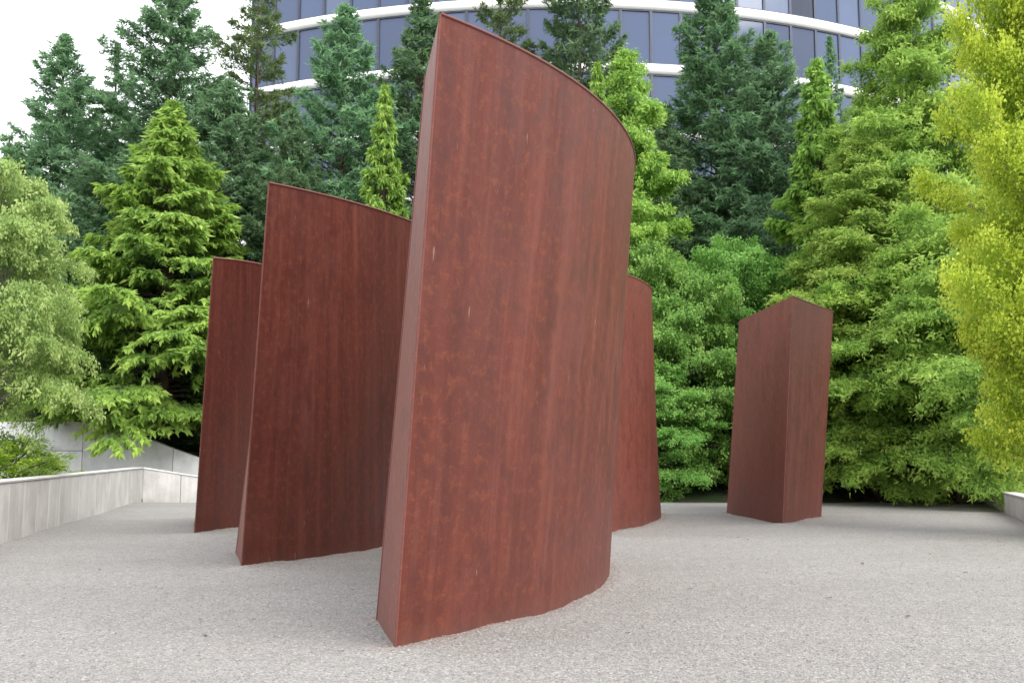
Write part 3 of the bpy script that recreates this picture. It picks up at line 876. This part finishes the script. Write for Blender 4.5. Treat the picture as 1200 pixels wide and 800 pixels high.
G = 'evergreens behind the court'
tree('fir_tree', 'slim blue-green fir with pointed tip against the sky, beyond the pale tree', 'tree', 'fir_blue', 58, 42, 46, 105, group=G)
tree('hemlock_tree', 'thin sparse hemlock top between the slim fir and the great fir', 'tree', 'hemlock', 122, 52, 55, 70, group=G)
tree('fir_tree', 'great wide blue-green fir towering over the yellow-green cedar', 'tree', 'fir_blue_wide', 186, -22, 45, 150, group=G)
tree('fir_tree', 'blue-green fir beside the great fir, above the dark red slab', 'tree', 'fir_blue', 258, 95, 43, 108, group=G)
tree('cedar_tree', 'bushy yellow-green cedar hanging over the grey retaining wall', 'tree', 'cedar', 192, 124, 38.2, 132, group=G)
tree('fir_tree', 'sparse olive fir with open branches against the left end of the building', 'tree', 'fir_sparse', 292, -70, 50, 75, group=G)
tree('fir_tree', 'dense green fir rising behind the slab beside the wall-corner slab', 'tree', 'fir_blue', 396, 8, 45, 125, group=G)
tree('cedar_tree', 'narrow light green cedar tip between fir and the middle slab', 'tree', 'cedar_narrow', 447, 105, 37, 48, group=G)
tree('fir_tree', 'dark fir half covered by the upper end of the middle slab', 'tree', 'fir_dense', 490, -12, 49, 115, group=G)
tree('fir_tree', 'yellowish olive fir tip showing above the middle slab', 'tree', 'fir_sparse', 586, -45, 51, 80, group=G)
tree('pine_tree', 'dark dense conifer before the windows above the middle slab', 'tree', 'pine_dark', 682, -60, 48, 95, group=G)
tree('cedar_tree', 'small light cedar spire beside the curved top of the middle slab', 'tree', 'cedar_narrow', 703, 78, 40, 42, group=G)
tree('redwood_tree', 'bright yellow-green redwood close behind the pinkish slab', 'tree', 'redwood_narrow', 740, 62, 35.5, 72, group=G)
tree('fir_tree', 'tall dark fir left of the blue-green fir with the thin leader', 'tree', 'fir_dense', 846, -45, 45, 125, group=G)
tree('fir_tree', 'blue-green fir with a thin leader behind the lone slab', 'tree', 'fir_blue_wide', 912, 40, 43, 120, group=G)
tree('cedar_tree', 'slender yellow-green cedar rising straight behind the lone slab', 'tree', 'cedar_narrow', 968, 75, 37, 72, group=G)
tree('hemlock_tree', 'thin nodding hemlock leader behind the slender cedar', 'tree', 'hemlock', 985, 45, 40, 60, group=G)
tree('redwood_tree', 'tallest bright green redwood with ragged crown before the white bands', 'tree', 'redwood', 1082, -30, 33.5, 125, group=G)
tree('redwood_tree', 'broad low redwood with layered branches beside the lone slab', 'tree', 'redwood', 1022, 165, 31.8, 120, group=G)
tree('redwood_tree', 'spreading redwood with branches hanging down to the gravel edge', 'tree', 'redwood_low', 1120, 270, 29.5, 150, base=0.0, group=G)
tree('fir_tree', 'dark fir behind the yellow leaved tree', 'tree', 'fir_dense', 1190, 150, 44, 110, group=G)
tree('redwood_tree', 'green redwood between the tall redwood and the yellow leaved tree', 'tree', 'redwood_narrow', 1168, 170, 36, 75, group=G)
tree('fir_tree', 'dark fir filling the gap behind the bright redwood and pinkish slab', 'tree', 'fir_dense', 785, 130, 43, 95, group=G)
tree('fir_tree', 'blue-green fir hidden largely behind the bushy cedar', 'tree', 'fir_blue', 100, 190, 42.5, 100, group=G)
tree('fir_tree', 'low blue-green fir behind the pale tree at the retaining wall end', 'tree', 'fir_blue', 8, 175, 45, 100, group=G)
tree('fir_tree', 'dark fir behind the slab between middle slab and wall-corner slab', 'tree', 'fir_dense', 338, 132, 41, 92, group=G)
tree('ginkgo_tree', 'yellow-green leaved tree leaning over the side wall', 'tree', 'ginkgo', 1258, -40, 17.5, 118, base=0.0, rz=2.0)
tree('leafy_tree', 'pale green drooping tree with slim grey trunk in the bed by the low wall', 'tree', 'pale_tree', -4, 214, 20.5, 98, base=0.6)
MG = 'maples at the foot of the bank'
tree('maple_tree', 'bright green maple between the pinkish slab and the lone slab', 'tree', 'maple', 800, 330, 32.8, 75, group=MG)
tree('maple_tree', 'green maple right behind the pinkish slab', 'tree', 'maple', 738, 300, 34.2, 75, group=MG)
tree('maple_tree', 'green maple rising behind the rounded shoulder of the lone slab', 'tree', 'maple', 860, 300, 35.0, 70, group=MG)
tree('maple_tree', 'small low maple at the gravel edge left of the lone slab', 'tree', 'maple', 776, 440, 31.6, 55, group=MG)
tree('maple_tree', 'maple among redwoods right of the lone slab', 'tree', 'maple', 1000, 400, 32.4, 60, group=MG)
SG = 'lime green shrubs in the bed'
for px, top, Y, half, lab in ((22, 522, 21.0, 48, 'lime green shrub at the foot of the slim grey trunk'), (58, 540, 25.5, 34, 'small lime green shrub where the bed narrows to the wall corner'),
                              (-25, 525, 19.0, 50, 'lime green shrub cut off beside the low wall')):
    tree('shrub', lab, 'shrub', 'bush', px, top, Y, half, base=0.6, group=SG)
UG = 'dark bushes under the trees'
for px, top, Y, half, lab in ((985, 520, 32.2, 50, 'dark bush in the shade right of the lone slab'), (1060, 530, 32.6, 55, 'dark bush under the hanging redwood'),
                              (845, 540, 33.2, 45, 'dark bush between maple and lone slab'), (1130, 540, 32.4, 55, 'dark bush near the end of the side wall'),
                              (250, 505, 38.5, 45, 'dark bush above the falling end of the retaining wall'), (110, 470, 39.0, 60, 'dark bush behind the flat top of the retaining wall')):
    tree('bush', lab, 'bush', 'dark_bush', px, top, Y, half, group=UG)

# ground cover on the bank
def ground_cover(n):
    X = rng.uniform(-24, 26, n); Y = BACK + 0.5 + 13 * rng.random(n) ** 1.4
    Z = np.array([terrain_z(a, b) for a, b in zip(X, Y)])
    keep = np.array([noise.noise(Vector((a * .5, b * .5, 0))) for a, b in zip(X, Y)]) > -0.12
    keep &= ~((Y < 37.2) & (X < -8.5))
    X, Y, Z = X[keep], Y[keep], Z[keep]; m = len(X)
    O = np.stack([X, Y, Z + 0.03 + 0.25 * rng.random(m) ** 2], -1)
    D = unit(np.stack([rng.normal(0, 1, m), rng.normal(0, 1, m), rng.normal(0.1, .4, m)], -1))
    Nn = unit(np.stack([rng.normal(0, .4, m), rng.normal(-0.2, .4, m), np.ones(m)], -1))
    le = rng.uniform(.07, .15, m)
    return leaf_mesh('ground_cover', O, D, Nn, le, le * .7, rng.random(m), OVAL)
tag(link('ground_cover', ground_cover(26000), M['ivy']), 'low dark green ground cover on the bank', 'ground cover', kind='stuff')

# a few fallen leaves on the gravel
LM = leaf_mesh('fallen_leaf', np.zeros((1, 3)), np.array([[1.0, 0, 0]]), np.array([[0, 0, 1.0]]), np.array([0.07]), np.array([0.05]), np.array([0.6]), OVAL)
dry = mat_plain('dry_leaf', (0.11, 0.075, 0.035), 0.8, 0, 0.4)
for px, py in ((877, 632), (866, 629), (1012, 662), (1090, 648), (1135, 671), (968, 700), (1168, 634), (240, 742), (116, 668), (735, 742), (812, 690), (1060, 722)):
    p = at_z(px, py, 0.0)
    o = link('fallen_leaf', LM, dry)
    o.location = (p[0], p[1], float(gravel_z(np.array([p[0]]), np.array([p[1]]))[0][0]) + 0.008)
    o.rotation_euler = (random.uniform(-.3, .3), random.uniform(-.3, .3), random.uniform(0, 6.28))
    tag(o, 'small dry brown leaf lying on the gravel', 'leaf', 'fallen leaves on the gravel')
